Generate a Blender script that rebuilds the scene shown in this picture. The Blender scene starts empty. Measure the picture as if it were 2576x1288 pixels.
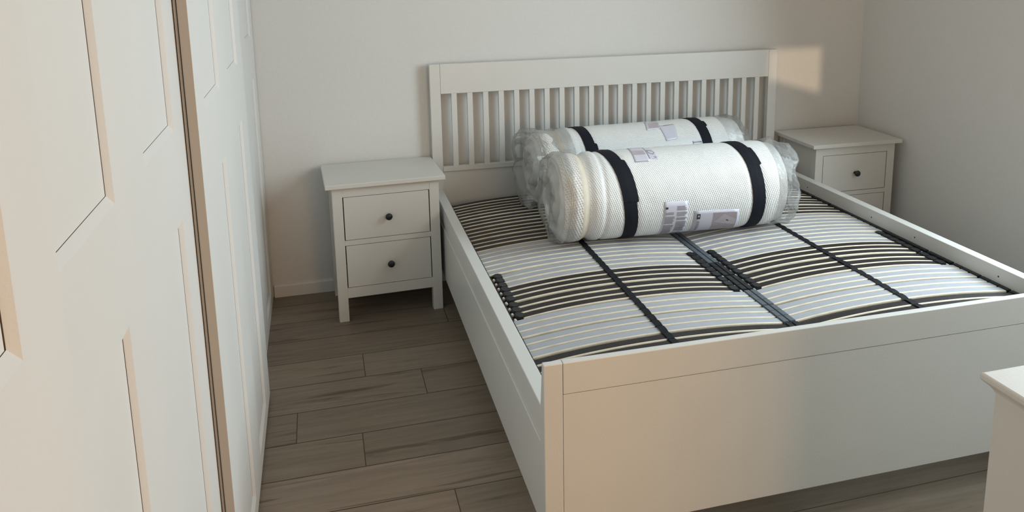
import bpy, bmesh, math, random
from mathutils import Vector, Matrix, noise
random.seed(7)
S = bpy.context.scene
COL = S.collection
R = math.radians

# ------------------------------------------------------------------ camera, light, exposure
def cam():
    f, px, py = 2050.417, 1378.870, 293.778
    p, y, r = R(-11.0427), R(15.7202), R(-0.6575)
    ff = Vector((math.sin(y) * math.cos(p), math.cos(y) * math.cos(p), math.sin(p)))
    r0 = Vector((math.cos(y), -math.sin(y), 0)); u0 = r0.cross(ff)
    rr = r0 * math.cos(r) + u0 * math.sin(r)
    uu = -r0 * math.sin(r) + u0 * math.cos(r)
    cd = bpy.data.cameras.new('camera'); co = bpy.data.objects.new('camera', cd); COL.objects.link(co)
    m = Matrix(((rr.x, uu.x, -ff.x, -0.1012), (rr.y, uu.y, -ff.y, -3.6707), (rr.z, uu.z, -ff.z, 1.4907), (0, 0, 0, 1)))
    co.matrix_world = m
    cd.sensor_fit = 'HORIZONTAL'; cd.sensor_width = 36; cd.lens = f / 2576 * 36
    cd.shift_x = (1288 - px) / 2576; cd.shift_y = (py - 644) / 2576
    cd.clip_start = 0.05
    S.camera = co
cam()
S.view_settings.view_transform = 'Standard'; S.view_settings.look = 'None'
S.view_settings.gamma = 1; S.view_settings.exposure = 0.0
S.view_settings.use_curve_mapping = False
W = bpy.data.worlds.new('world'); S.world = W; W.use_nodes = True
W.node_tree.nodes['Background'].inputs[0].default_value = (0.62, 0.74, 1.0, 1)
W.node_tree.nodes['Background'].inputs[1].default_value = 0.6

def area(name, loc, rot, sx, sy, power, col, spread=180):
    l = bpy.data.lights.new(name, 'AREA'); l.shape = 'RECTANGLE'; l.size = sx; l.size_y = sy
    l.energy = power; l.color = col; l.spread = R(spread)
    o = bpy.data.objects.new(name, l); COL.objects.link(o); o.location = loc; o.rotation_euler = rot
    return o
# cool daylight of the glazed door in the right wall
area('daylight_glazed_door', (2.42, -1.86, 1.42), (0, R(72), 0), 1.75, 1.15, 45, (0.80, 0.945, 1.0), 160)
# warm evening light of the window behind the camera
area('evening_window_light', (1.08, -4.38, 0.95), (R(90), 0, 0), 0.8, 1.1, 22, (1.0, 0.59, 0.28))
# low evening sun that slips through a small unseen gap added in the front wall
sl = bpy.data.lights.new('evening_sun', 'SUN'); sl.energy = 1.05; sl.angle = R(0.7); sl.color = (1.0, 0.74, 0.50)
so = bpy.data.objects.new('evening_sun', sl); COL.objects.link(so)
SUN = Vector((2.05, 5.0, -0.42)).normalized()
so.rotation_euler = SUN.to_track_quat('-Z', 'Y').to_euler()

# ------------------------------------------------------------------ materials
def mat(name, col, rough=0.5, spec=0.5, metal=0.0, bump=None, vary=None, coat=0.0):
    m = bpy.data.materials.new(name); m.use_nodes = True
    n = m.node_tree.nodes; l = m.node_tree.links; b = n['Principled BSDF']
    b.inputs['Base Color'].default_value = (*col, 1); b.inputs['Roughness'].default_value = rough
    b.inputs['Specular IOR Level'].default_value = spec; b.inputs['Metallic'].default_value = metal
    b.inputs['Coat Weight'].default_value = coat
    tc = n.new('ShaderNodeTexCoord')
    if bump:
        sc, st = bump
        t = n.new('ShaderNodeTexNoise'); t.inputs['Scale'].default_value = sc; t.inputs['Detail'].default_value = 3
        l.new(tc.outputs['Object'], t.inputs['Vector'])
        bp = n.new('ShaderNodeBump'); bp.inputs['Strength'].default_value = st; bp.inputs['Distance'].default_value = 0.002
        l.new(t.outputs['Fac'], bp.inputs['Height']); l.new(bp.outputs['Normal'], b.inputs['Normal'])
    if vary:
        sc, amt = vary
        t = n.new('ShaderNodeTexNoise'); t.inputs['Scale'].default_value = sc; t.inputs['Detail'].default_value = 4
        l.new(tc.outputs['Object'], t.inputs['Vector'])
        cr = n.new('ShaderNodeValToRGB')
        cr.color_ramp.elements[0].position = 0.3; cr.color_ramp.elements[1].position = 0.7
        cr.color_ramp.elements[0].color = (*[c * (1 - amt) for c in col], 1)
        cr.color_ramp.elements[1].color = (*[min(1, c * (1 + amt)) for c in col], 1)
        l.new(t.outputs['Fac'], cr.inputs['Fac']); l.new(cr.outputs['Color'], b.inputs['Base Color'])
    return m

M = {}
M['wall'] = mat('wall_paint', (0.73, 0.73, 0.715), 0.9, 0.2, bump=(170, 0.35), vary=(60, 0.012))
M['ceil'] = mat('ceiling_paint', (0.72, 0.72, 0.71), 0.9, 0.2, bump=(120, 0.2))
M['white'] = mat('white_lacquer', (0.70, 0.70, 0.675), 0.32, 0.4, bump=(260, 0.10), vary=(8, 0.01))
M['warmwhite'] = mat('white_stain', (0.70, 0.69, 0.655), 0.5, 0.35, bump=(240, 0.12), vary=(8, 0.01))
M['door'] = mat('door_foil', (0.72, 0.72, 0.705), 0.5, 0.35, bump=(300, 0.12), vary=(5, 0.01))
M['profile'] = mat('taupe_profile', (0.50, 0.44, 0.38), 0.5, 0.4, bump=(300, 0.1))
M['gap'] = mat('gap_shade', (0.03, 0.028, 0.026), 0.8, 0.2, bump=(80, 0.1))  # near-black colour stands in for shade in gaps and holes
M['groove'] = mat('groove_shade', (0.16, 0.13, 0.11), 0.8, 0.2, bump=(80, 0.1))  # dark brown paints the shade inside the door panel grooves
M['base'] = mat('skirting', (0.74, 0.74, 0.72), 0.5, 0.4, bump=(200, 0.1))
M['knob'] = mat('black_knob', (0.012, 0.013, 0.018), 0.35, 0.5, bump=(400, 0.1))
M['cap'] = mat('black_rubber', (0.012, 0.014, 0.018), 0.45, 0.5, bump=(500, 0.2))
M['capgrey'] = mat('grey_rubber', (0.11, 0.13, 0.15), 0.5, 0.4, bump=(500, 0.2))
M['pin'] = mat('white_pin', (0.8, 0.8, 0.76), 0.5, 0.4, bump=(300, 0.05))
M['strapslat'] = mat('black_webbing', (0.006, 0.007, 0.012), 0.7, 0.3, bump=(900, 0.5))
M['webbing'] = mat('black_elastic_strap', (0.004, 0.006, 0.013), 0.75, 0.3, bump=(900, 0.5))
M['foil'] = mat('light_grey_foil', (0.42, 0.435, 0.475), 0.4, 0.4, bump=(200, 0.1), vary=(40, 0.03))
M['darkfoil'] = mat('dark_brown_foil', (0.026, 0.022, 0.024), 0.5, 0.35, bump=(300, 0.3), vary=(60, 0.2))
M['beech'] = mat('beech_layers', (0.76, 0.68, 0.54), 0.5, 0.4, bump=(300, 0.2), vary=(25, 0.10))
M['birch'] = mat('birch_rail', (0.50, 0.36, 0.22), 0.5, 0.4, bump=(200, 0.2), vary=(14, 0.15))
M['metal'] = mat('grey_steel', (0.35, 0.36, 0.37), 0.4, 0.5, 0.8, bump=(200, 0.05))
M['paper'] = mat('label_paper', (0.66, 0.66, 0.76), 0.35, 0.5, bump=(60, 0.15), coat=0.3)
M['print'] = mat('label_ink', (0.30, 0.29, 0.32), 0.5, 0.4, vary=(300, 0.2))
M['printdark'] = mat('label_ink_black', (0.05, 0.05, 0.06), 0.5, 0.4, vary=(300, 0.2))
M['photo'] = mat('label_photo', (0.40, 0.34, 0.37), 0.4, 0.5, vary=(30, 0.06), coat=0.3)
M['photo2'] = mat('label_photo_pale', (0.50, 0.45, 0.50), 0.4, 0.5, vary=(30, 0.06), coat=0.3)
M['piping'] = mat('cream_piping', (0.74, 0.68, 0.55), 0.7, 0.3, bump=(400, 0.3))
M['border'] = mat('cream_border_fabric', (0.70, 0.65, 0.55), 0.8, 0.3, bump=(260, 0.5), vary=(40, 0.04))
M['glass'] = mat('window_glass', (0.55, 0.62, 0.68), 0.1, 0.5, vary=(2, 0.02))
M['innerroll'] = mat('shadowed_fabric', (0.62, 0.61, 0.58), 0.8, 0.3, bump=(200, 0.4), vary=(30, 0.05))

def knit(name, base, hole, sc=1.0):
    m = bpy.data.materials.new(name); m.use_nodes = True
    n = m.node_tree.nodes; l = m.node_tree.links; b = n['Principled BSDF']
    b.inputs['Roughness'].default_value = 0.6; b.inputs['Specular IOR Level'].default_value = 0.3
    b.inputs['Coat Weight'].default_value = 0.30; b.inputs['Coat Roughness'].default_value = 0.22
    uv = n.new('ShaderNodeUVMap'); uv.uv_map = 'uv'
    mp = n.new('ShaderNodeMapping'); mp.inputs['Rotation'].default_value = (0, 0, R(28))
    mp.inputs['Scale'].default_value = (1, 1, 1); l.new(uv.outputs['UV'], mp.inputs['Vector'])
    sp = n.new('ShaderNodeSeparateXYZ'); l.new(mp.outputs['Vector'], sp.inputs['Vector'])
    def sine(out, k):
        a = n.new('ShaderNodeMath'); a.operation = 'MULTIPLY'; a.inputs[1].default_value = k; l.new(out, a.inputs[0])
        s = n.new('ShaderNodeMath'); s.operation = 'SINE'; l.new(a.outputs[0], s.inputs[0]); return s
    k = 2 * math.pi / 0.0115 * sc
    s1 = sine(sp.outputs['X'], k); s2 = sine(sp.outputs['Y'], k * 1.25)
    mu = n.new('ShaderNodeMath'); mu.operation = 'MULTIPLY'; l.new(s1.outputs[0], mu.inputs[0]); l.new(s2.outputs[0], mu.inputs[1])
    cr = n.new('ShaderNodeValToRGB'); cr.color_ramp.elements[0].position = 0.15; cr.color_ramp.elements[1].position = 0.75
    cr.color_ramp.elements[0].color = (*base, 1); cr.color_ramp.elements[1].color = (*hole, 1)
    l.new(mu.outputs[0], cr.inputs['Fac']); l.new(cr.outputs['Color'], b.inputs['Base Color'])
    tc = n.new('ShaderNodeTexCoord')
    t = n.new('ShaderNodeTexNoise'); t.inputs['Scale'].default_value = 14; t.inputs['Detail'].default_value = 4
    l.new(tc.outputs['Object'], t.inputs['Vector'])
    b1 = n.new('ShaderNodeBump'); b1.inputs['Strength'].default_value = 0.35; b1.inputs['Distance'].default_value = 0.012
    l.new(t.outputs['Fac'], b1.inputs['Height'])
    b2 = n.new('ShaderNodeBump'); b2.invert = True; b2.inputs['Strength'].default_value = 0.55; b2.inputs['Distance'].default_value = 0.0018
    l.new(mu.outputs[0], b2.inputs['Height']); l.new(b1.outputs['Normal'], b2.inputs['Normal'])
    l.new(b2.outputs['Normal'], b.inputs['Normal'])
    return m
M['knit'] = knit('white_knit_ticking', (0.88, 0.90, 0.90), (0.73, 0.75, 0.76))
M['knit2'] = knit('white_knit_border', (0.80, 0.79, 0.76), (0.50, 0.49, 0.46), 0.75)

def plastic():
    m = bpy.data.materials.new('clear_plastic_film'); m.use_nodes = True
    n = m.node_tree.nodes; l = m.node_tree.links
    for x in list(n):
        if x.type == 'BSDF_PRINCIPLED': n.remove(x)
    out = [x for x in n if x.type == 'OUTPUT_MATERIAL'][0]
    tr = n.new('ShaderNodeBsdfTransparent'); tr.inputs[0].default_value = (1, 1, 1, 1)
    gl = n.new('ShaderNodeBsdfGlossy'); gl.inputs['Roughness'].default_value = 0.09
    df = n.new('ShaderNodeBsdfDiffuse'); df.inputs[0].default_value = (0.88, 0.90, 0.92, 1)
    tc = n.new('ShaderNodeTexCoord')
    t = n.new('ShaderNodeTexNoise'); t.inputs['Scale'].default_value = 11; t.inputs['Detail'].default_value = 3
    l.new(tc.outputs['Object'], t.inputs['Vector'])
    bp = n.new('ShaderNodeBump'); bp.inputs['Strength'].default_value = 0.7; bp.inputs['Distance'].default_value = 0.02
    l.new(t.outputs['Fac'], bp.inputs['Height'])
    l.new(bp.outputs[0], gl.inputs['Normal'])
    fr = n.new('ShaderNodeFresnel'); fr.inputs['IOR'].default_value = 1.5; l.new(bp.outputs[0], fr.inputs['Normal'])
    m1 = n.new('ShaderNodeMixShader'); m1.inputs[0].default_value = 0.13
    l.new(tr.outputs[0], m1.inputs[1]); l.new(df.outputs[0], m1.inputs[2])
    ad = n.new('ShaderNodeMath'); ad.operation = 'MULTIPLY_ADD'; ad.inputs[1].default_value = 0.7; ad.inputs[2].default_value = 0.0
    l.new(fr.outputs[0], ad.inputs[0])
    m2 = n.new('ShaderNodeMixShader'); l.new(ad.outputs[0], m2.inputs[0])
    l.new(m1.outputs[0], m2.inputs[1]); l.new(gl.outputs[0], m2.inputs[2])
    l.new(m2.outputs[0], out.inputs['Surface'])
    return m
M['film'] = plastic()

def floor_mat():
    m = bpy.data.materials.new('grey_brown_wood_tile'); m.use_nodes = True
    n = m.node_tree.nodes; l = m.node_tree.links; b = n['Principled BSDF']
    b.inputs['Roughness'].default_value = 0.42; b.inputs['Specular IOR Level'].default_value = 0.4
    at = n.new('ShaderNodeAttribute'); at.attribute_name = 'plank'
    tc = n.new('ShaderNodeTexCoord')
    off = n.new('ShaderNodeVectorMath'); off.operation = 'SCALE'; off.inputs['Scale'].default_value = 17.0
    l.new(at.outputs['Color'], off.inputs[0])
    ad = n.new('ShaderNodeVectorMath'); ad.operation = 'ADD'; l.new(tc.outputs['Object'], ad.inputs[0]); l.new(off.outputs[0], ad.inputs[1])
    mp = n.new('ShaderNodeMapping'); mp.inputs['Scale'].default_value = (2.2, 30, 1); l.new(ad.outputs[0], mp.inputs['Vector'])
    t = n.new('ShaderNodeTexNoise'); t.inputs['Scale'].default_value = 1.6; t.inputs['Detail'].default_value = 8; t.inputs['Roughness'].default_value = 0.62
    t.inputs['Distortion'].default_value = 0.6
    l.new(mp.outputs[0], t.inputs['Vector'])
    cr = n.new('ShaderNodeValToRGB'); e = cr.color_ramp.elements
    e[0].position = 0.25; e[0].color = (0.190, 0.150, 0.112, 1); e[1].position = 0.75; e[1].color = (0.290, 0.235, 0.180, 1)
    l.new(t.outputs['Fac'], cr.inputs['Fac'])
    # long dark cracks and knots
    mp2 = n.new('ShaderNodeMapping'); mp2.inputs['Scale'].default_value = (1.1, 14, 1); l.new(ad.outputs[0], mp2.inputs['Vector'])
    t2 = n.new('ShaderNodeTexNoise'); t2.inputs['Scale'].default_value = 1.3; t2.inputs['Detail'].default_value = 6; t2.inputs['Distortion'].default_value = 1.2
    l.new(mp2.outputs[0], t2.inputs['Vector'])
    cr2 = n.new('ShaderNodeValToRGB'); f = cr2.color_ramp.elements
    f[0].position = 0.31; f[0].color = (0.48, 0.44, 0.40, 1); f[1].position = 0.40; f[1].color = (1, 1, 1, 1)
    l.new(t2.outputs['Fac'], cr2.inputs['Fac'])
    mx = n.new('ShaderNodeMixRGB'); mx.blend_type = 'MULTIPLY'; mx.inputs[0].default_value = 0.9
    l.new(cr.outputs[0], mx.inputs[1]); l.new(cr2.outputs[0], mx.inputs[2])
    hs = n.new('ShaderNodeHueSaturation'); l.new(mx.outputs[0], hs.inputs['Color'])
    sep = n.new('ShaderNodeSeparateColor'); l.new(at.outputs['Color'], sep.inputs[0])
    mr = n.new('ShaderNodeMapRange'); mr.inputs[3].default_value = 0.86; mr.inputs[4].default_value = 1.14
    l.new(sep.outputs[0], mr.inputs[0]); l.new(mr.outputs[0], hs.inputs['Value'])
    l.new(hs.outputs[0], b.inputs['Base Color'])
    bp = n.new('ShaderNodeBump'); bp.inputs['Strength'].default_value = 0.25; bp.inputs['Distance'].default_value = 0.002
    l.new(t.outputs['Fac'], bp.inputs['Height']); l.new(bp.outputs[0], b.inputs['Normal'])
    return m
M['floor'] = floor_mat()
M['grout'] = mat('dark_grout', (0.11, 0.09, 0.07), 0.85, 0.2, bump=(200, 0.2))

# ------------------------------------------------------------------ helpers
def bx(bm, x0, x1, y0, y1, z0, z1, mi=0):
    v = [bm.verts.new(p) for p in ((x0, y0, z0), (x1, y0, z0), (x1, y1, z0), (x0, y1, z0), (x0, y0, z1), (x1, y0, z1), (x1, y1, z1), (x0, y1, z1))]
    for q in ((0, 3, 2, 1), (4, 5, 6, 7), (0, 1, 5, 4), (1, 2, 6, 5), (2, 3, 7, 6), (3, 0, 4, 7)):
        bm.faces.new([v[i] for i in q]).material_index = mi
    return v
def obj(name, bm, mats, parent=None, bevel=0, smooth=False, seg=2):
    me = bpy.data.meshes.new(name); bm.normal_update(); bm.to_mesh(me); bm.free()
    for m in (mats if isinstance(mats, (list, tuple)) else [mats]): me.materials.append(m)
    o = bpy.data.objects.new(name, me); COL.objects.link(o)
    if parent: o.parent = parent
    if smooth:
        for p in me.polygons: p.use_smooth = True
    if bevel:
        md = o.modifiers.new('bevel', 'BEVEL'); md.width = bevel; md.segments = seg; md.limit_method = 'ANGLE'; md.angle_limit = R(40)
    return o
def boxo(name, c, m, parent=None, bevel=0.0015, seg=2):
    bm = bmesh.new(); bx(bm, *c); return obj(name, bm, m, parent, bevel, seg=seg)
def struct(o): o['kind'] = 'structure'; return o
def thing(name, label, cat, loc=(0, 0, 0), rz=0, group=None):
    o = bpy.data.objects.new(name, None); COL.objects.link(o); o.empty_display_size = 0.1
    o.location = loc; o.rotation_euler = (0, 0, rz); o['label'] = label; o['category'] = cat
    if group: o['group'] = group
    return o
def lathe(bm, prof, seg=24, axis='Y', org=(0, 0, 0), mi=0):
    rings = []
    for (d, r) in prof:
        ring = []
        for i in range(seg):
            a = 2 * math.pi * i / seg
            if axis == 'Y': p = (org[0] + r * math.cos(a), org[1] + d, org[2] + r * math.sin(a))
            elif axis == 'X': p = (org[0] + d, org[1] + r * math.cos(a), org[2] + r * math.sin(a))
            else: p = (org[0] + r * math.cos(a), org[1] + r * math.sin(a), org[2] + d)
            ring.append(bm.verts.new(p))
        rings.append(ring)
    for a, b in zip(rings, rings[1:]):
        for i in range(seg):
            j = (i + 1) % seg
            bm.faces.new((a[i], a[j], b[j], b[i])).material_index = mi
    bm.faces.new(rings[0]); bm.faces.new(list(reversed(rings[-1])))
    bmesh.ops.recalc_face_normals(bm, faces=bm.faces)
def copy_tree(o, parent=None):
    c = o.copy(); COL.objects.link(c)
    if parent: c.parent = parent
    for ch in list(o.children): copy_tree(ch, c)
    return c

# ------------------------------------------------------------------ room
XL, XR, YF, H = -1.02, 2.652, -4.45, 2.62
def build_floor():
    bm = bmesh.new(); lay = bm.loops.layers.color.new('plank')
    pitch, g = 0.1825, 0.0016
    joints = {0: -0.011, 1: 0.190, 2: -0.2455, 3: -0.0425, 4: 0.62, 5: 0.195}   # one measured joint per row
    LEN = 1.16
    row = -5
    y1 = -0.672 - row * pitch
    while True:
        y1 = -0.672 - row * pitch; y0 = y1 - pitch
        if y1 < YF: break
        if y0 < 0.12:
            rr = random.Random(row * 13 + 5)
            j = joints.get(row, rr.uniform(-1, 0.16)); j -= math.ceil((j - XL) / LEN) * LEN
            x = j
            while x < XR:
                a, b = max(x, XL - 0.2) + g, min(x + LEN, XR + 0.1) - g
                if b > a:
                    v = [bm.verts.new(p) for p in ((a, y0 + g, 0), (b, y0 + g, 0), (b, y1 - g, 0), (a, y1 - g, 0))]
                    f = bm.faces.new(v); c = (rr.random(), rr.random(), rr.random(), 1)
                    for lp in f.loops: lp[lay] = c
                x += LEN
        row += 1
    n0 = len(bm.faces)
    for f in bm.faces: f.material_index = 0
    bx(bm, XL - 0.2, XR + 0.1, YF - 0.1, 0.12, -0.08, -0.0008, 1)
    return struct(obj('floor', bm, [M['floor'], M['grout']]))
build_floor()
struct(boxo('wall_back', (XL - 0.2, XR + 0.1, 0, 0.12, 0, H), M['wall'], bevel=0))
struct(boxo('wall_right', (XR, XR + 0.1, YF, 0, 0, H), M['wall'], bevel=0))
struct(boxo('wall_left', (XL - 0.1, XL, YF, 0, 0, H), M['wall'], bevel=0))
struct(boxo('ceiling', (XL - 0.2, XR + 0.1, YF - 0.1, 0.12, H, H + 0.1), M['ceil'], bevel=0))
def front_wall():
    bm = bmesh.new()
    # gap position: sun line from the wall patch
    c = Vector((2.285, 0, 0.885)); t = -YF / SUN.y; p = c - SUN * t
    x0, x1, z0, z1 = p.x - 0.20, p.x + 0.17, p.z - 0.12, p.z + 0.135
    a, b = YF - 0.02, YF
    bx(bm, XL - 0.2, x0, a, b, 0, H); bx(bm, x1, XR + 0.1, a, b, 0, H)
    bx(bm, x0, x1, a, b, 0, z0); bx(bm, x0, x1, a, b, z1, H)
    # added unseen wedge that shapes the lower left corner of the sun patch
    v = [bm.verts.new(q) for q in ((x0, a, z0), (x1, a, z0), (x0, a, z0 + 0.11), (x0, b, z0), (x1, b, z0), (x0, b, z0 + 0.11))]
    for q in ((0, 1, 2), (3, 5, 4), (0, 3, 4, 1), (1, 4, 5, 2), (2, 5, 3, 0)): bm.faces.new([v[i] for i in q])
    return struct(obj('wall_front', bm, M['wall']))
front_wall()
def skirting(name, length, loc, rz):
    bm = bmesh.new()
    prof = [(0, 0), (-0.012, 0), (-0.012, 0.050), (-0.009, 0.056), (0, 0.058)]
    A = [bm.verts.new((0, p[0], p[1])) for p in prof]; B = [bm.verts.new((length, p[0], p[1])) for p in prof]
    for i in range(len(prof)):
        j = (i + 1) % len(prof); bm.faces.new((A[i], A[j], B[j], B[i]))
    bm.faces.new(A); bm.faces.new(list(reversed(B))); bmesh.ops.recalc_face_normals(bm, faces=bm.faces)
    o = obj(name, bm, M['base']); o.location = loc; o.rotation_euler = (0, 0, rz); return struct(o)
skirting('baseboard_back', XR + 0.36, (-0.36, 0, 0), 0)
skirting('baseboard_right', 1.2, (XR, -0.013, 0), R(-90))
def window(name, x, y0, y1, z0, z1, axis):
    root = bpy.data.objects.new(name, None); COL.objects.link(root); struct(root)
    f = bmesh.new(); w = 0.06; d = 0.04
    def q(a0, a1, c0, c1):
        if axis == 'X': bx(f, x - d, x, a0, a1, c0, c1)
        else: bx(f, a0, a1, x, x + d, c0, c1)
    q(y0 - w, y0, z0 - w if z0 > 0.1 else 0, z1 + w); q(y1, y1 + w, z0 - w if z0 > 0.1 else 0, z1 + w)
    q(y0, y1, z1, z1 + w); q(y0, y1, max(0, z0 - w), z0); m = (y0 + y1) / 2; q(m - 0.03, m + 0.03, z0, z1)
    obj('window_frame', f, M['white'], root, 0.003)
    g = bmesh.new()
    if axis == 'X': bx(g, x - 0.008, x - 0.002, y0, y1, z0, z1)
    else: bx(g, y0, y1, x + 0.002, x + 0.008, z0, z1)
    obj('window_pane', g, M['glass'], root)
window('window_1', XR, -2.46, -1.26, 0.30, 2.28, 'X')
window('window_2', YF, 0.66, 1.50, 0.38, 1.52, 'Y')

# ------------------------------------------------------------------ wardrobe with four sliding doors
def wardrobe():
    t = thing('sliding_wardrobe', 'tall white built-in wardrobe with panelled sliding doors along the left', 'wardrobe', (-0.6, -2.0, 0))
    def P(c): return (c[0] + 0.6, c[1] + 0.6, c[2] + 2.0, c[3] + 2.0, c[4], c[5])
    Y0, Y1 = -3.985, -0.004
    boxo('side_panel', P((-0.99, -0.400, Y1 - 0.018, Y1, 0, 2.40)), M['door'], t)
    boxo('side_panel', P((-0.99, -0.336, Y0, Y0 + 0.018, 0, 2.40)), M['door'], t)
    boxo('back_panel', P((-0.995, -0.985, Y0, Y1, 0, 2.40)), M['door'], t, 0)
    boxo('top_panel', P((-0.99, -0.336, Y0, Y1, 2.40, 2.42)), M['door'], t)
    boxo('bottom_panel', P((-0.98, -0.40, Y0 + 0.018, Y1 - 0.018, 0.0, 0.03)), M['door'], t)
    bm = bmesh.new(); bx(bm, *P((-0.398, -0.3665, Y0 + 0.018, Y1, 0.0, 0.011))); obj('floor_track', bm, M['door'], t)
    bm = bmesh.new(); bx(bm, *P((-0.398, -0.338, Y0 + 0.018, Y1, 2.378, 2.40))); obj('top_track', bm, M['metal'], t)
    def door(xf, y0, y1, cols, th=0.018):
        z0, z1, dp = 0.012, 2.376, 0.008
        rows = [(0.066, 1.018), (1.186, 2.27)]
        ys = sorted([y0, y1] + [v for c in cols for v in c]); zs = [z0, rows[0][0], rows[0][1], rows[1][0], rows[1][1], z1]
        bm = bmesh.new(); V = {}
        def v(x, y, z):
            k = (round(x, 5), round(y, 5), round(z, 5))
            if k not in V: V[k] = bm.verts.new((x + 0.6, y + 2.0, z))
            return V[k]
        for i in range(len(ys) - 1):
            for k in range(len(zs) - 1):
                rec = any(abs(ys[i] - c[0]) < 1e-6 for c in cols) and k in (1, 3)
                a, b, lo, hi = ys[i], ys[i + 1], zs[k], zs[k + 1]
                if not rec:
                    bm.faces.new((v(xf, a, lo), v(xf, b, lo), v(xf, b, hi), v(xf, a, hi)))
                else:
                    xi = xf - dp; e = 0.0065; ez = 0.013
                    o4 = [v(xf, a, lo), v(xf, b, lo), v(xf, b, hi), v(xf, a, hi)]
                    i4 = [v(xi, a + e, lo + ez), v(xi, b - e, lo + ez), v(xi, b - e, hi - ez), v(xi, a + e, hi - ez)]
                    for q in range(4): bm.faces.new((o4[q], o4[(q + 1) % 4], i4[(q + 1) % 4], i4[q]))
                    gy, gz, xg = 0.0036, 0.0011, xi - 0.005
                    g4 = [v(xg, a + e, lo + ez), v(xg, b - e, lo + ez), v(xg, b - e, hi - ez), v(xg, a + e, hi - ez)]
                    h4 = [v(xg, a + e + gy, lo + ez + gz), v(xg, b - e - gy, lo + ez + gz), v(xg, b - e - gy, hi - ez - gz), v(xg, a + e + gy, hi - ez - gz)]
                    f4 = [v(xi, a + e + gy, lo + ez + gz), v(xi, b - e - gy, lo + ez + gz), v(xi, b - e - gy, hi - ez - gz), v(xi, a + e + gy, hi - ez - gz)]
                    for q in range(4):
                        n4 = (q + 1) % 4
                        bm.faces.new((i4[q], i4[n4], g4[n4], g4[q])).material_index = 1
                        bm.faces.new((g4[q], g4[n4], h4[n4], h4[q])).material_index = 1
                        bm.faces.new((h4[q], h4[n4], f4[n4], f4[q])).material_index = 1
                    bm.faces.new(f4)
        # edges and back
        xb = xf - th
        for i in range(len(ys) - 1):
            bm.faces.new((v(xb, ys[i], z0), v(xb, ys[i + 1], z0), v(xf, ys[i + 1], z0), v(xf, ys[i], z0)))
            bm.faces.new((v(xb, ys[i], z1), v(xb, ys[i + 1], z1), v(xf, ys[i + 1], z1), v(xf, ys[i], z1)))
        for k in range(len(zs) - 1):
            bm.faces.new((v(xb, y0, zs[k]), v(xb, y0, zs[k + 1]), v(xf, y0, zs[k + 1]), v(xf, y0, zs[k])))
            bm.faces.new((v(xb, y1, zs[k]), v(xb, y1, zs[k + 1]), v(xf, y1, zs[k + 1]), v(xf, y1, zs[k])))
        for i in range(len(ys) - 1):
            for k in range(len(zs) - 1):
                bm.faces.new((v(xb, ys[i], zs[k]), v(xb, ys[i + 1], zs[k]), v(xb, ys[i + 1], zs[k + 1]), v(xb, ys[i], zs[k + 1])))
        bmesh.ops.recalc_face_normals(bm, faces=bm.faces)
        d = obj('door', bm, [M['door'], M['groove']], t)
        # taupe end strips on the near and far edge of the leaf, with a dark strip behind painting the shade of the gap
        e = bmesh.new(); bx(e, xf - th + 0.6, xf - 0.0004 + 0.6, y0 + 2 - 0.0012, y0 + 2, z0, z1); obj('edge_strip', e, M['profile'], d)
        e = bmesh.new(); bx(e, xf - th - 0.0015 + 0.6, xf - th + 0.6, y0 + 2 - 0.002, y0 + 2 + 0.006, z0, z1); obj('gap_shade_strip', e, M['gap'], d)
        e = bmesh.new(); bx(e, xf - th - 0.0068 + 0.6, xf - th - 0.0016 + 0.6, y0 + 2 + 0.001, y0 + 2 + 0.006, z0, z1); obj('guide_strip', e, M['profile'], d)
        return d
    XF, XBk = -0.339, -0.3655
    door(XF, -3.955, -2.882, [(-3.752, -3.470), (-3.272, -2.990)])
    door(XBk, -2.950, -1.880, [(-2.828, -2.548), (-2.352, -2.077)])
    door(XF, -1.965, -0.894, [(-1.845, -1.560), (-1.361, -1.074)])
    door(XBk, -1.070, -0.006, [(-0.890, -0.610), (-0.412, -0.132)])
wardrobe()

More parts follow.
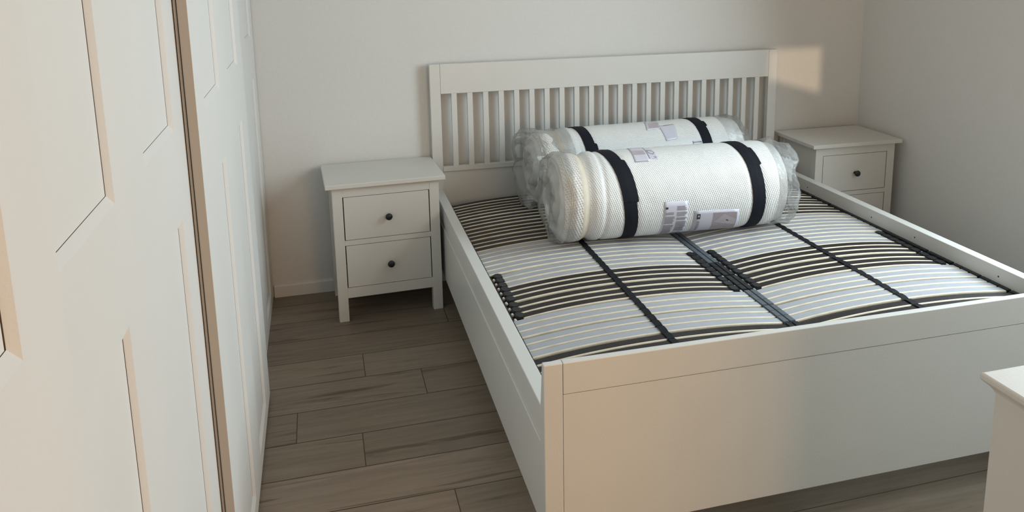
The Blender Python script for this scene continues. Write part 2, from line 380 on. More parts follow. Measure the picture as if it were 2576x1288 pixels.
# ------------------------------------------------------------------ nightstands
def knob(parent, loc):
    bm = bmesh.new()
    lathe(bm, [(0.0, 0.0075), (-0.006, 0.0065), (-0.012, 0.0070), (-0.016, 0.0125), (-0.021, 0.0148), (-0.026, 0.0135), (-0.029, 0.008)], 24, 'Y', loc)
    return obj('knob', bm, M['knob'], parent, smooth=True)
def nightstand(label, loc, rz):
    t = thing('nightstand', label, 'nightstand', loc, rz, 'two-drawer nightstands beside the bed')
    w, D, Hh, tt = 0.4901, 0.3622, 0.5996, 0.019
    b, l, fy = 0.2188, 0.0405, -0.3421
    zt = Hh - tt
    m = M['warmwhite']
    boxo('tabletop', (-w / 2, w / 2, -D, 0, zt, Hh), m, t, 0.003, 3)
    by = -0.010
    for sx in (-1, 1):
        x0, x1 = sorted((sx * b, sx * (b - l)))
        boxo('leg', (x0, x1, fy, fy + l, 0, zt), m, t, 0.0015)
        boxo('leg', (x0, x1, by - l, by, 0, zt), m, t, 0.0015)
        xs0, xs1 = sorted((sx * (b - 0.006), sx * (b - 0.018)))
        boxo('side_panel', (xs0, xs1, fy + l, by - l, 0.103, zt), m, t, 0.001)
    boxo('back_panel', (-b + l, b - l, by - 0.012, by - 0.006, 0.103, zt), m, t, 0)
    z1, z2, z3, z4, z5 = 0.5397, 0.3533, 0.3324, 0.1468, 0.1031
    d = 0.1783; g = 0.0021
    boxo('rail', (-d, d, fy + 0.001, fy + 0.02, z1, zt), m, t, 0.0008)
    boxo('rail', (-d, d, fy + 0.001, fy + 0.02, z3, z2), m, t, 0.0008)
    boxo('rail', (-d, d, fy + 0.001, fy + 0.02, z5, z4), m, t, 0.0008)
    boxo('bottom_panel', (-d, d, fy + 0.03, by - 0.015, z5 + 0.01, z5 + 0.02), m, t, 0)
    dd = 0.1766
    for (a, c) in ((z2, z1), (z4, z3)):
        bm = bmesh.new(); bx(bm, -dd + g, dd - g, fy + 0.0025, fy + 0.018, a + g, c - g)
        dr = obj('drawer', bm, m, t, 0.001)
        bm = bmesh.new(); bx(bm, -dd + 0.012, dd - 0.012, fy + 0.018, by - 0.03, a + 0.012, c - 0.02); obj('drawer_box', bm, M['gap'], dr)  # box coloured near-black to paint the shade behind the drawer gaps
        knob(dr, (0.004, fy + 0.0025, (a + c) / 2 - 0.002))
    return t
nightstand('white two-drawer nightstand between the wardrobe and the bed', (0.1198, -0.0148, 0), R(2.08))
nightstand('white two-drawer nightstand in the far right corner, partly hidden by the bed', (2.3843, -0.0292, 0), R(-1.17))

# ------------------------------------------------------------------ bed
BX, BY, BR = 0.3690, -0.0472, R(-0.5537)
WB, LB = 1.7452, 1.9579
def bed():
    t = thing('bed_frame', 'wide white bed frame with slatted headboard and low panelled footboard', 'bed', (BX, BY, 0), BR)
    m = M['white']; p = 0.047
    hh, ztr, zbt, zbb = 1.0275, 0.8923, 0.5538, 0.5317
    # headboard
    bm = bmesh.new(); bx(bm, p + 0.0008, WB - p - 0.0008, 0.0, 0.026, ztr, hh)
    hb = obj('headboard', bm, m, t, 0.0015)
    for x0 in (0, WB - p):
        boxo('post', (x0, x0 + p, -0.001, 0.028, 0, hh), m, hb, 0.002)
    boxo('lower_rail', (p, WB - p, -0.004, 0.024, zbb, zbt), m, hb, 0.0015)
    boxo('lower_panel', (p, WB - p, 0.004, 0.018, 0.20, zbb), m, hb, 0)
    n, sw = 22, 0.0245; gap = (WB - 2 * p - n * sw) / (n + 1)
    for i in range(n):
        x = p + gap + i * (sw + gap)
        boxo('spindle', (x, x + sw, 0.001, 0.021, zbt, ztr), m, hb, 0.001)
    # footboard
    fp, hf, hs, hb0 = 0.0456, 0.5712, 0.4913, 0.1159
    bm = bmesh.new(); bx(bm, fp + 0.0010, WB - fp - 0.0010, -LB, -LB + 0.020, hs + 0.0004, hf)
    fb = obj('footboard', bm, m, t, 0.0022, seg=3)
    boxo('lower_panel', (fp + 0.0008, WB - fp - 0.0008, -LB + 0.0006, -LB + 0.018, hb0, hs - 0.0004), m, fb, 0.0008)
    for x0 in (0, WB - fp):
        bm = bmesh.new()
        prof = [(-LB, 0), (-LB, hf), (-LB + 0.019, hf), (-LB + 0.022, hf - 0.03), (-LB + 0.032, hf - 0.09), (-LB + 0.042, hf - 0.16), (-LB + 0.045, hf - 0.22), (-LB + 0.045, 0)]
        A = [bm.verts.new((x0, q[0], q[1])) for q in prof]; B = [bm.verts.new((x0 + fp, q[0], q[1])) for q in prof]
        for i in range(len(prof)):
            j = (i + 1) % len(prof); bm.faces.new((A[i], A[j], B[j], B[i]))
        bm.faces.new(A); bm.faces.new(list(reversed(B))); bmesh.ops.recalc_face_normals(bm, faces=bm.faces)
        obj('post', bm, m, fb, 0.0022, seg=3)
    # side rails with the long panel below
    hr, hus, rw, ro = 0.4495, 0.3800, 0.0388, 0.0016
    for s in (0, 1):
        xa, xb = (ro, ro + rw) if s == 0 else (WB - ro - rw, WB - ro)
        bm = bmesh.new(); bx(bm, xa, xb, -LB + 0.0455, -0.0015, hus, hr)
        sr = obj('side_rail', bm, m, t, 0.002)
        if s == 1:
            for yy in (-0.38, -0.85, -1.11, -1.52):
                bm = bmesh.new(); lathe(bm, [(-0.0006, 0.003), (0.002, 0.003)], 12, 'X', (xa, yy, 0.417)); obj('screw_hole', bm, M['gap'], sr)
        xp = (0.0012, 0.018) if s == 0 else (WB - 0.018, WB - 0.0012)
        bm = bmesh.new()
        bx(bm, xp[0], xp[1], -LB + 0.0455, -0.0015, 0.124, 0.3525)
        sp = obj('side_panel', bm, m, t, 0.0025, seg=3)
        xq = (0.0050, 0.018) if s == 0 else (WB - 0.018, WB - 0.0050)
        boxo('panel_ledge', (xq[0], xq[1], -LB + 0.0455, -0.0015, 0.3528, 0.3750), m, sp, 0.0008)
        xl = (ro + rw, ro + rw + 0.03) if s == 0 else (WB - ro - rw - 0.03, WB - ro - rw)
        boxo('ledge', (xl[0], xl[1], -LB + 0.05, -0.03, 0.29, 0.315), M['birch'], sr, 0.001)
    boxo('mid_beam', (WB / 2 - 0.02, WB / 2 + 0.02, -LB + 0.02, -0.0, 0.275, 0.315), M['metal'], t, 0.002)
    boxo('mid_leg', (WB / 2 - 0.015, WB / 2 + 0.015, -1.0, -0.97, 0, 0.275), M['metal'], t, 0.002)
    return t
bed()

# ------------------------------------------------------------------ slatted bases
TRIP = [(0.199, 'H'), (0.316, 'H'), (0.441, 'H'), (0.570, 'H'), (0.700, 'H'), (0.823, 'L'), (0.945, 'L'), (1.067, 'S'), (1.188, 'D'), (1.318, 'D'), (1.448, 'L'), (1.575, 'L'), (1.704, 'E'), (1.829, 'E')]
def slat_mesh(name, half, top):
    bm = bmesh.new(); wd, th = 0.0357, 0.0090
    prof = [(-wd / 2, 0.0015), (-wd / 2, th - 0.0035), (-wd / 2 + 0.0012, th - 0.0012), (-wd / 2 + 0.0035, th), (wd / 2 - 0.0035, th), (wd / 2 - 0.0012, th - 0.0012), (wd / 2, th - 0.0035), (wd / 2, 0.0015), (wd / 2 - 0.002, 0), (-wd / 2 + 0.002, 0)]
    N = 18; prev = None
    for i in range(N + 1):
        u = -1 + 2 * i / N
        z = 0.024 * (1 - abs(u) ** 2.2)
        ring = [bm.verts.new((u * half, y, z + h)) for y, h in prof]
        if prev:
            for k in range(len(prof)):
                j = (k + 1) % len(prof)
                f = bm.faces.new((prev[k], prev[j], ring[j], ring[k])); f.material_index = 1 if k == 3 else 0
        else: bm.faces.new(ring)
        prev = ring
    bm.faces.new(list(reversed(prev))); bmesh.ops.recalc_face_normals(bm, faces=bm.faces)
    me = bpy.data.meshes.new(name); bm.to_mesh(me); bm.free(); me.materials.append(M['beech']); me.materials.append(top)
    return me
def cap_mesh(name, w, round_, m):
    bm = bmesh.new(); bx(bm, -w / 2, w / 2, -0.0205, 0.0205, -0.008, 0.0125)
    if round_:
        bmesh.ops.bevel(bm, geom=[e for e in bm.edges if abs(e.verts[0].co.z - e.verts[1].co.z) > 0.01], offset=0.006, segments=3, affect='EDGES')
        bmesh.ops.bevel(bm, geom=[e for e in bm.edges if min(e.verts[0].co.z, e.verts[1].co.z) > 0.012], offset=0.0022, segments=2, affect='EDGES')
    else:
        bmesh.ops.bevel(bm, geom=bm.edges[:], offset=0.0014, segments=2, affect='EDGES')
    me = bpy.data.meshes.new(name); bm.to_mesh(me); bm.free(); me.materials.append(m); return me
def bases():
    T = {'L': M['foil'], 'S': M['foil'], 'D': M['darkfoil'], 'H': M['darkfoil'], 'E': M['darkfoil']}
    meS = {k: slat_mesh('slat', 0.361 if k in 'SD' else 0.394, T[k]) for k in 'LSDHE'}
    small = {'L': cap_mesh('end_cap', 0.0195, False, M['capgrey']), 'S': cap_mesh('end_cap', 0.0195, False, M['capgrey'])}
    small['D'] = small['H'] = small['E'] = cap_mesh('end_cap', 0.0195, False, M['cap'])
    big = cap_mesh('hinge_cap', 0.029, True, M['cap'])
    pb = bmesh.new(); lathe(pb, [(-0.006, 0.0032), (-0.005, 0.0045), (0.005, 0.0045), (0.006, 0.0032)], 12, 'Y'); pm = bpy.data.meshes.new('hinge_pin'); pb.to_mesh(pm); pb.free(); pm.materials.append(M['pin'])
    z = 0.3815
    b = Matrix.Translation((BX, BY, 0)) @ Matrix.Rotation(BR, 4, 'Z')
    for bi, (xc, lab) in enumerate(((0.4660, 'slatted bed base in the left half of the bed, nearer the wardrobe'), (1.2905, 'slatted bed base in the right half of the bed, under the far rail'))):
        loc = b @ Vector((xc, 0, 0))
        t = thing('slatted_bed_base', lab, 'bed base', loc, BR, 'slatted bed bases lying side by side')
        out = -1 if bi == 0 else 1
        def part(name, me, x, y, zz):
            o = bpy.data.objects.new(name, me); COL.objects.link(o); o.parent = t; o.location = (x, y, zz); return o
        for (fe, k) in TRIP:
            for j in range(3):
                y = -(fe - 0.0407 * (2 - j)) + 0.0182
                part('slat', meS[k], 0 if k in 'SD' else out * 0.0035, y, z + random.uniform(-0.0006, 0.0006))
                for sx in (-1, 1):
                    part('end_cap', small['D'] if sx == out else small[k], sx * 0.4010 + (out * 0.0065 if sx == out else 0), y, z)
                    if k in 'SD':
                        part('hinge_cap', big, sx * 0.3700, y, z + 0.0015)
                        pn = part('hinge_pin', pm, sx * 0.3875, y - 0.0175, z + 0.004)
        # frame rails below the caps
        for sx in (-1, 1):
            x0, x1 = sorted((sx * 0.385, sx * 0.410))
            boxo('frame_rail', (x0, x1, -1.875, -0.07, 0.315, 0.372), M['birch'], t, 0.002)
        for yy in (-1.875, -0.95, -0.095):
            boxo('cross_rail', (-0.385, 0.385, yy, yy + 0.025, 0.318, 0.350), M['birch'], t, 0.002)
        # black elastic band running over the slats
        bm = bmesh.new(); prev = None; ys = []
        for (fe, k) in TRIP:
            for j in range(3):
                y = -(fe - 0.0407 * (2 - j)) + 0.0182; ys.append(y)
        ys.sort(reverse=True)
        pts = []
        for i, y in enumerate(ys):
            pts += [(y + 0.0185, 0.0105), (y + 0.008, 0.0128), (y - 0.008, 0.0128), (y - 0.0185, 0.0105)]
            if i < len(ys) - 1:
                pts.append(((y + ys[i + 1]) / 2, 0.004))
        zb = z + 0.024
        for y, h in pts:
            ww = 0.0108 if h > 0.006 else 0.0145
            ring = [bm.verts.new(q) for q in ((-ww, y, zb + h - 0.0022), (ww, y, zb + h - 0.0022), (ww, y, zb + h), (-ww, y, zb + h))]
            if prev:
                for k in range(4): bm.faces.new((prev[k], prev[(k + 1) % 4], ring[(k + 1) % 4], ring[k]))
            else: bm.faces.new(ring)
            prev = ring
        bm.faces.new(list(reversed(prev))); bmesh.ops.recalc_face_normals(bm, faces=bm.faces)
        obj('centre_strap', bm, M['strapslat'], t)
bases()

# ------------------------------------------------------------------ rolled mattresses
def roll(label, y0, my, r, z0, X0, X1, seed, prof_left, straps, labels, film_l, film_r, flat=0.0):
    """axis along local x of the bed; s measured along x; ang 0 = facing the foot, 90 = top"""
    b = Matrix.Translation((BX, BY, 0)) @ Matrix.Rotation(BR, 4, 'Z')
    yaw = math.atan(my); xm = (X0 + X1) / 2
    base = b @ Vector((xm, y0 + my * (xm - 1), z0 - r))
    t = thing('rolled_mattress', label, 'mattress', base, BR + yaw, 'rolled mattresses lying on the slatted bases')
    def pt(x, a, rr):      # local point
        return Vector((x - xm, -rr * math.cos(a), r + rr * math.sin(a)))
    def nz(x, a, f=1.0, s=0): return noise.noise(Vector((x * 9 * f + seed * 3.1 + s, math.cos(a) * 1.6 * f, math.sin(a) * 1.6 * f + seed)))
    def rad(x, a):
        k = 1.0
        for (x1, r1), (x2, r2) in zip(prof_left, prof_left[1:]):
            if x1 <= x <= x2:
                u = (x - x1) / (x2 - x1); u = u * u * (3 - 2 * u); k = r1 + (r2 - r1) * u; break
        d = 0.0015 * nz(x, a, 1.5) + 0.0035 * nz(x, a, 0.5, 9) * (1 if x < X0 + 0.12 or x > X1 - 0.06 else 0.15)
        rr = r * k + d
        # the roll settles on the slats
        s = math.sin(a)
        if s < -0.9: rr = min(rr, r * 0.995 / max(0.9, -s))
        for (xa, xb, *_) in straps:
            xs = strap_x(xa, a); w = xb
            dd = abs(x - xs) / w
            if dd < 1.6: rr -= 0.004 * (1 - min(1, dd / 1.6) ** 2)
        return rr
    def strap_x(ctrl, a):   # ctrl = [(deg, x), ...]
        d = math.degrees(a); d = (d + 90) % 360 - 90
        c = sorted(ctrl)
        if d <= c[0][0]: return c[0][1]
        for (d1, x1), (d2, x2) in zip(c, c[1:]):
            if d1 <= d <= d2: return x1 + (x2 - x1) * (d - d1) / (d2 - d1)
        return c[-1][1]
    NA = 96
    bm = bmesh.new(); uv = bm.loops.layers.uv.new('uv')
    xs = []
    x = X0
    while x < X1: xs.append(x); x += 0.006
    xs.append(X1)
    rings = []
    def quadstrip(A, B, ua, ub, mi):
        for i in range(NA):
            j = (i + 1) % NA
            f = bm.faces.new((A[i], A[j], B[j], B[i])); f.smooth = True; f.material_index = mi
            vv = [(ua, i), (ua, i + 1), (ub, i + 1), (ub, i)]
            for lp, q in zip(f.loops, vv): lp[uv].uv = (q[0], q[1] * 2 * math.pi * r / NA)
    # left end: spiral, from the centre outwards
    seq = []
    NR = 26; turns = 2.6
    def endx(side, q, a):     # q = 0 centre .. 1 rim ; returns offset outward
        ph = (q * turns - side * a / (2 * math.pi) + 0.13 * seed) % 1.0
        g = 1 - abs(2 * ph - 1)                     # 0 at the groove
        lay = 0.028 * min(1.0, g * 1.8)
        dome = 0.010 * math.sqrt(max(0, 1 - q ** 4)) - 0.030 * max(0, 1 - q * 2.6)
        cr = 0.011 * noise.noise(Vector((q * 5, math.cos(a) * 3 + seed, math.sin(a) * 3)))
        return (lay + dome - 0.012 + cr) * (1 - q ** 6)
    for k in range(NR):
        q = k / NR
        ring = []
        for i in range(NA):
            a = 2 * math.pi * i / NA
            rr = rad(X0, a) * max(q, 0.012) * (1 - 0.0 * q)
            ring.append(bm.verts.new(pt(X0 - endx(1, q, a), a, rr)))
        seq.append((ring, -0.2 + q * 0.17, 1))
    for x in xs:
        ring = [bm.verts.new(pt(x, 2 * math.pi * i / NA, rad(x, 2 * math.pi * i / NA))) for i in range(NA)]
        mi = 2 if x < prof_left[3][0] else (3 if x < prof_left[4][0] + 0.004 else 0)
        seq.append((ring, x, mi))
    for k in range(NR - 1, -1, -1):
        q = k / NR
        ring = []
        for i in range(NA):
            a = 2 * math.pi * i / NA
            rr = rad(X1, a) * max(q, 0.012)
            ring.append(bm.verts.new(pt(X1 + endx(-1, q, a), a, rr)))
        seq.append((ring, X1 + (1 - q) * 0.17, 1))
    for (A, ua, m1), (B, ub, m2) in zip(seq, seq[1:]): quadstrip(A, B, ua, ub, m2)
    bm.faces.new(seq[0][0]); bm.faces.new(list(reversed(seq[-1][0])))
    bmesh.ops.recalc_face_normals(bm, faces=bm.faces)
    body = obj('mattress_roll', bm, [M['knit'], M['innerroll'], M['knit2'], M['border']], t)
    # cream piping along the edge of the border
    for off, pr in ((prof_left[1][0], 0.0022), (prof_left[1][0] + 0.006, 0.0016)):
        bm = bmesh.new(); prev = None; first = None
        for i in range(NA + 1):
            a = 2 * math.pi * i / NA
            xx = off + 0.007 * math.sin(a * 2 + seed) + 0.004 * math.sin(a * 5)
            c = rad(xx, a) + 0.0008
            ring = [bm.verts.new(pt(xx + pr * math.cos(w), a, c + pr * math.sin(w))) for w in (0, 1.05, 2.1, 3.14, 4.2, 5.2)]
            if prev:
                for k in range(6): bm.faces.new((prev[k], prev[(k + 1) % 6], ring[(k + 1) % 6], ring[k]))
            prev = ring
        bmesh.ops.recalc_face_normals(bm, faces=bm.faces)
        obj('zip_piping', bm, M['piping'], t, smooth=True)
    # black straps
    for (ctrl, w, bump) in straps:
        bm = bmesh.new(); prev = None
        for i in range(NA * 2 + 1):
            a = math.pi * i / NA
            xc = strap_x(ctrl, a); dg = (math.degrees(a) + 90) % 360 - 90
            hw = w * (1.0 + 0.16 * (bump[0] < dg < bump[1])) ; sh = 0.005 * (bump[0] < dg < bump[1])
            top = 0.0032 + 0.0012 * (bump[0] < dg < bump[1])
            rr0 = [rad(xc - hw + sh, a), rad(xc + hw + sh, a)]
            rc = max(rr0) * 0 + r * 0.998
            s = math.sin(a)
            if s < -0.9: rc = min(rc, r * 0.992 / max(0.9, -s))
            ring = [bm.verts.new(pt(xc - hw + sh, a, rc - 0.004)), bm.verts.new(pt(xc + hw + sh, a, rc - 0.004)),
                    bm.verts.new(pt(xc + hw + sh, a, rc + top * 0.6)), bm.verts.new(pt(xc, a, rc + top)), bm.verts.new(pt(xc - hw + sh, a, rc + top * 0.6))]
            if prev:
                for k in range(5): bm.faces.new((prev[k], prev[(k + 1) % 5], ring[(k + 1) % 5], ring[k]))
            prev = ring
        bmesh.ops.recalc_face_normals(bm, faces=bm.faces)
        obj('strap', bm, M['webbing'], t, smooth=False)
    # labels wrapped on the surface: corner list of (x, deg)
    def patch(corners, off, bm, mi=0, nu=8, nv=10):
        (xa, aa), (xb, ab), (xc_, ac), (xd, ad) = corners    # top-left, top-right, bottom-right, bottom-left
        G = []
        for v in range(nv + 1):
            row = []
            for u in range(nu + 1):
                fu, fv = u / nu, v / nv
                x = (xa * (1 - fu) + xb * fu) * (1 - fv) + (xd * (1 - fu) + xc_ * fu) * fv
                a = R((aa * (1 - fu) + ab * fu) * (1 - fv) + (ad * (1 - fu) + ac * fu) * fv)
                row.append(bm.verts.new(pt(x, a, rad(x, a) + off)))
            G.append(row)
        for v in range(nv):
            for u in range(nu):
                f = bm.faces.new((G[v][u], G[v + 1][u], G[v + 1][u + 1], G[v][u + 1])); f.smooth = True; f.material_index = mi
    for (lname, ltext, corners, items) in labels:
        bm = bmesh.new(); patch(corners, 0.0012, bm)
        lo = obj(lname, bm, M['paper'], t)
        if ltext: lo['label'] = ltext
        sol = lo.modifiers.new('solid', 'SOLIDIFY'); sol.thickness = 0.0006; sol.offset = 0
        groups = {}
        def sub(u0, u1, v0, v1):
            (xa, aa), (xb, ab), (xc_, ac), (xd, ad) = corners
            def P(u, v):
                return ((xa * (1 - u) + xb * u) * (1 - v) + (xd * (1 - u) + xc_ * u) * v, (aa * (1 - u) + ab * u) * (1 - v) + (ad * (1 - u) + ac * u) * v)
            return [P(u0, v0), P(u1, v0), P(u1, v1), P(u0, v1)]
        for (nm, mt, quads) in items:
            bm = bmesh.new()
            for it in quads:
                if isinstance(it[0], tuple):
                    (xa, aa), (xb, ab), (xc_, ac), (xd, ad) = corners
                    cs = []
                    for (u, v) in it:
                        cs.append(((xa * (1 - u) + xb * u) * (1 - v) + (xd * (1 - u) + xc_ * u) * v, (aa * (1 - u) + ab * u) * (1 - v) + (ad * (1 - u) + ac * u) * v))
                else: cs = sub(*it)
                patch(cs, 0.0022 if nm != 'picture' else 0.0018, bm, 0, 3, 2 if nm != 'picture' else 8)
            po = obj(nm, bm, M[mt], lo)
    # clear film bag, crumpled at both ends
    def film(profile, side):
        bm = bmesh.new(); prev = None
        fine = []; n = len(profile)
        for i in range(n - 1):
            p0, p1, p2, p3 = profile[max(0, i - 1)], profile[i], profile[i + 1], profile[min(n - 1, i + 2)]
            for q in range(5):
                u = q / 5
                fine.append(tuple(0.5 * (2 * b_ + (c_ - a_) * u + (2 * a_ - 5 * b_ + 4 * c_ - d_) * u * u + (3 * b_ - a_ - 3 * c_ + d_) * u ** 3) for a_, b_, c_, d_ in zip(p0, p1, p2, p3)))
        fine.append(profile[-1])
        for idx, (x, k, amp) in enumerate(fine):
            ring = []
            for i in range(NA):
                a = 2 * math.pi * i / NA
                v = Vector((x * 5 + seed * 5, k * math.cos(a) * 1.7, k * math.sin(a) * 1.7 + side))
                rid = 1 - 2 * abs(noise.noise(v))
                rid2 = 1 - 2 * abs(noise.noise(v * 2.0 + Vector((3, 1, 2))))
                rr = r * k + amp * (0.6 * rid + 0.4 * rid2 - 0.35)
                s = math.sin(a)
                if s < -0.7: rr = min(rr, r * 1.0 / -s)
                dx = amp * 0.7 * noise.noise(v * 1.5 + Vector((7, 7, 7)))
                ring.append(bm.verts.new(pt(x + dx, a, max(rr, 0.002))))
            if prev:
                for i in range(NA):
                    j = (i + 1) % NA; f = bm.faces.new((prev[i], prev[j], ring[j], ring[i])); f.smooth = True
            prev = ring
        bmesh.ops.recalc_face_normals(bm, faces=bm.faces)
        obj('plastic_film', bm, M['film'], t)
    film(film_l, 1); film(film_r, -1)
    return t

def textcols(u0, u1, v0, v1, n, rng, rag=0.25):
    out = []; h = (v1 - v0) / n
    for i in range(n):
        if rng.random() < 0.10: continue
        e = u1 - (u1 - u0) * rag * rng.random() * (1 if rng.random() < 0.4 else 0.25)
        out.append((u0, e, v0 + i * h, v0 + i * h + h * 0.62))
    return out
rg = random.Random(3)
front_labels = [
    ('care_label', 'folded pale label near the top, tucked in the film', [(0.667, 100), (0.722, 99), (0.719, 57), (0.660, 57)],
        [('printed_text', 'photo2', [(0.06, 0.92, 0.42, 0.66)]), ('printed_line', 'print', [(0.06, 0.9, 0.97, 0.99)])]),
    ('care_label', 'second pale leaf with a small outline drawing', [(0.724, 97), (0.752, 84), (0.757, 60), (0.722, 62)],
        [('printed_line', 'print', [((0.1, 0.42), (0.7, 0.30), (0.72, 0.34), (0.12, 0.46)), ((0.70, 0.30), (0.95, 0.42), (0.92, 0.46), (0.68, 0.34)), ((0.12, 0.60), (0.2, 0.42), (0.26, 0.42), (0.18, 0.62)), ((0.14, 0.60), (0.6, 0.66), (0.6, 0.70), (0.14, 0.64)), ((0.6, 0.66), (0.95, 0.42), (0.98, 0.45), (0.62, 0.70)), (0.6, 0.85, 0.86, 0.93)])]),
    ('text_label', 'label filled with two columns of small grey text', [(0.748, 2), (0.842, 1), (0.856, -66), (0.754, -66)],
        [('printed_text', 'print', textcols(0.06, 0.48, 0.22, 0.97, 24, rg)), ('printed_text', 'print', textcols(0.55, 0.98, 0.10, 0.97, 28, rg)),
         ('heading', 'printdark', [(0.06, 0.17, 0.11, 0.15)])]),
    ('picture_label', 'pale label with a picture of a mattress', [(0.872, -14), (1.058, -17), (1.086, -66), (0.886, -66)],
        [('picture', 'photo', [(0.42, 0.95, 0.08, 0.88)]),
         ('picture_mattress', 'photo2', [((0.44, 0.40), (0.66, 0.12), (0.94, 0.34), (0.92, 0.60)), ]),
         ('heading', 'printdark', [(0.06, 0.085, 0.10, 0.26), (0.085, 0.125, 0.20, 0.26), (0.085, 0.125, 0.10, 0.14), (0.125, 0.14, 0.10, 0.26)] ),
         ('printed_text', 'print', [(0.075, 0.135, v, v + 0.055) for v in (0.34, 0.42, 0.50, 0.58, 0.66, 0.74)] + [(0.05, 0.11, 0.90, 0.96)]),
         ('picture_mark', 'printdark', [((0.72, 0.33), (0.78, 0.38), (0.765, 0.42), (0.71, 0.36))])]),
]
roll('white rolled mattress with black straps, the nearer of the two', -0.760, -0.033, 0.171, 0.5875, 0.372, 1.262, 1,
     [(0.372, 0.905), (0.386, 0.965), (0.410, 1.0), (0.440, 0.985), (0.468, 0.925), (0.492, 0.995), (0.512, 1.005), (0.526, 0.972), (0.540, 1.0), (1.215, 1.0), (1.262, 0.93)],
     [([(-90, 0.640), (-20, 0.6245), (0, 0.617), (40, 0.600), (90, 0.569), (110, 0.566), (269, 0.60)], 0.0255, (5, 62)),
      ([(-90, 1.150), (-8, 1.139), (40, 1.127), (90, 1.105), (110, 1.10), (269, 1.13)], 0.0255, (40, 70))],
     front_labels,
     [(0.420, 1.010, 0.002), (0.400, 1.02, 0.006), (0.38, 1.02, 0.010), (0.365, 1.02, 0.014), (0.352, 0.98, 0.018), (0.342, 0.88, 0.02), (0.336, 0.66, 0.022), (0.342, 0.40, 0.02), (0.350, 0.15, 0.01), (0.354, 0.03, 0.0)],
     [(1.225, 1.006, 0.002), (1.245, 1.010, 0.006), (1.262, 1.01, 0.012), (1.285, 0.99, 0.022), (1.305, 0.95, 0.030), (1.322, 0.86, 0.036), (1.332, 0.66, 0.04), (1.328, 0.40, 0.035), (1.322, 0.15, 0.02), (1.318, 0.03, 0.0)])
rear_labels = [
    ('care_label', 'crumpled pale leaflet with faint grey print', [(0.945, 92), (1.012, 92), (0.985, 62), (0.918, 62)],
        [('printed_text', 'photo2', [(0.2, 0.95, 0.35, 0.85)]), ('printed_line', 'print', [((0.0, 0.05), (0.03, 0.05), (1.0, 1.0), (0.97, 1.0))])]),
    ('care_label', 'pale leaflet corner hanging down the roll', [(0.985, 70), (1.065, 72), (1.050, 40), (0.992, 38)],
        [('printed_line', 'print', [(0.3, 0.55, 0.02, 0.06)])]),
    ('size_label', 'small black line of print beside the right strap', [(1.118, 34), (1.163, 34), (1.163, 29), (1.118, 29)],
        [('printed_text', 'printdark', [(0.03 + 0.12 * i, 0.03 + 0.12 * i + 0.09, 0.35, 0.62) for i in range(8)])]),
]
roll('white rolled mattress with black straps, behind the other against the headboard', -0.218, 0.051, 0.165, 0.5820, 0.415, 1.385, 2,
     [(0.415, 0.90), (0.428, 0.965), (0.45, 1.0), (0.49, 0.965), (0.515, 0.945), (0.545, 1.0), (0.57, 1.005), (0.585, 0.98), (0.60, 1.0), (1.335, 1.0), (1.385, 0.93)],
     [([(-90, 0.64), (31, 0.632), (90, 0.622), (110, 0.62), (269, 0.63)], 0.024, (32, 44)),
      ([(-90, 1.20), (28, 1.192), (90, 1.187), (102, 1.186), (269, 1.19)], 0.024, (60, 75))],
     rear_labels,
     [(0.56, 1.012, 0.002), (0.52, 1.00, 0.006), (0.48, 0.97, 0.012), (0.44, 0.97, 0.018), (0.405, 1.02, 0.024), (0.375, 1.0, 0.030), (0.358, 0.88, 0.032), (0.352, 0.66, 0.03), (0.362, 0.40, 0.03), (0.372, 0.15, 0.02), (0.376, 0.03, 0.0)],
     [(1.30, 1.006, 0.001), (1.335, 1.010, 0.004), (1.365, 1.012, 0.008), (1.39, 1.00, 0.014), (1.41, 0.95, 0.018), (1.425, 0.84, 0.02), (1.43, 0.62, 0.02), (1.425, 0.35, 0.02), (1.42, 0.12, 0.01), (1.418, 0.03, 0.0)])

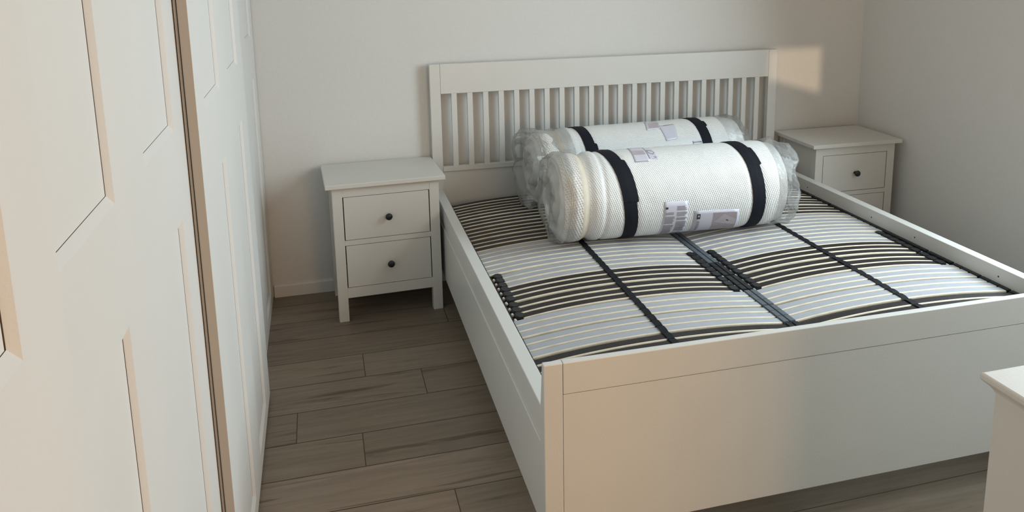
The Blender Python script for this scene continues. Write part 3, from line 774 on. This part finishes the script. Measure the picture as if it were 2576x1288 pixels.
# ------------------------------------------------------------------ chest of drawers at the lower right edge
def chest():
    zt = 0.80; cx, cy = 0.9335, -2.6535
    Lx, Dy = 1.55, 0.48
    t = thing('chest_of_drawers', 'white chest of drawers with moulded top, cut off at lower right', 'chest', (cx + Lx / 2, cy - Dy / 2, 0), R(0.0))
    X0, X1, Y0, Y1 = -Lx / 2, Lx / 2, -Dy / 2, Dy / 2
    m = M['warmwhite']
    # moulded top: rounded slab over a cove, swept round the four sides
    prof = [(0.0, zt), (-0.0015, zt)]
    prof = [(0.004, zt), (0.0015, zt - 0.0012), (0.0, zt - 0.004), (0.0, zt - 0.010), (0.002, zt - 0.0135), (0.0055, zt - 0.0165), (0.0105, zt - 0.0205), (0.0145, zt - 0.0255), (0.0165, zt - 0.030)]
    bm = bmesh.new(); prev = None
    for (i, z) in prof:
        ring = [bm.verts.new(q) for q in ((X0 + i, Y0 + i, z), (X1 - i, Y0 + i, z), (X1 - i, Y1 - i, z), (X0 + i, Y1 - i, z))]
        if prev:
            for k in range(4): bm.faces.new((prev[k], prev[(k + 1) % 4], ring[(k + 1) % 4], ring[k]))
        else: bm.faces.new(ring)
        prev = ring
    bm.faces.new(list(reversed(prev))); bmesh.ops.recalc_face_normals(bm, faces=bm.faces)
    obj('moulded_top', bm, m, t)
    i = 0.0175; zb = zt - 0.030
    for (xa, xb) in ((X0 + i, X0 + i + 0.018), (X1 - i - 0.018, X1 - i)):
        boxo('side_panel', (xa, xb, Y0 + i, Y1 - i, 0, zb), m, t, 0.001)
    boxo('back_panel', (X0 + i + 0.018, X1 - i - 0.018, Y1 - i - 0.010, Y1 - i - 0.002, 0.06, zb), m, t, 0)
    boxo('bottom_panel', (X0 + i + 0.018, X1 - i - 0.018, Y0 + i + 0.02, Y1 - i - 0.01, 0.07, 0.09), m, t, 0)
    boxo('plinth', (X0 + i + 0.018, X1 - i - 0.018, Y0 + i + 0.004, Y0 + i + 0.02, 0.0, 0.09), m, t, 0.001)
    n = 3; wx = (X1 - X0 - 2 * i - 0.036) / 2; hz = (zb - 0.095) / n
    for c in range(2):
        for k in range(n):
            xa = X0 + i + 0.018 + c * wx + 0.002; za = 0.095 + k * hz + 0.002
            bm = bmesh.new(); bx(bm, xa, xa + wx - 0.004, Y0 + i + 0.001, Y0 + i + 0.018, za, za + hz - 0.004)
            dr = obj('drawer', bm, m, t, 0.0015)
            for q in (0.25, 0.75): knob(dr, (xa + wx * q, Y0 + i + 0.001, za + hz / 2))
chest()
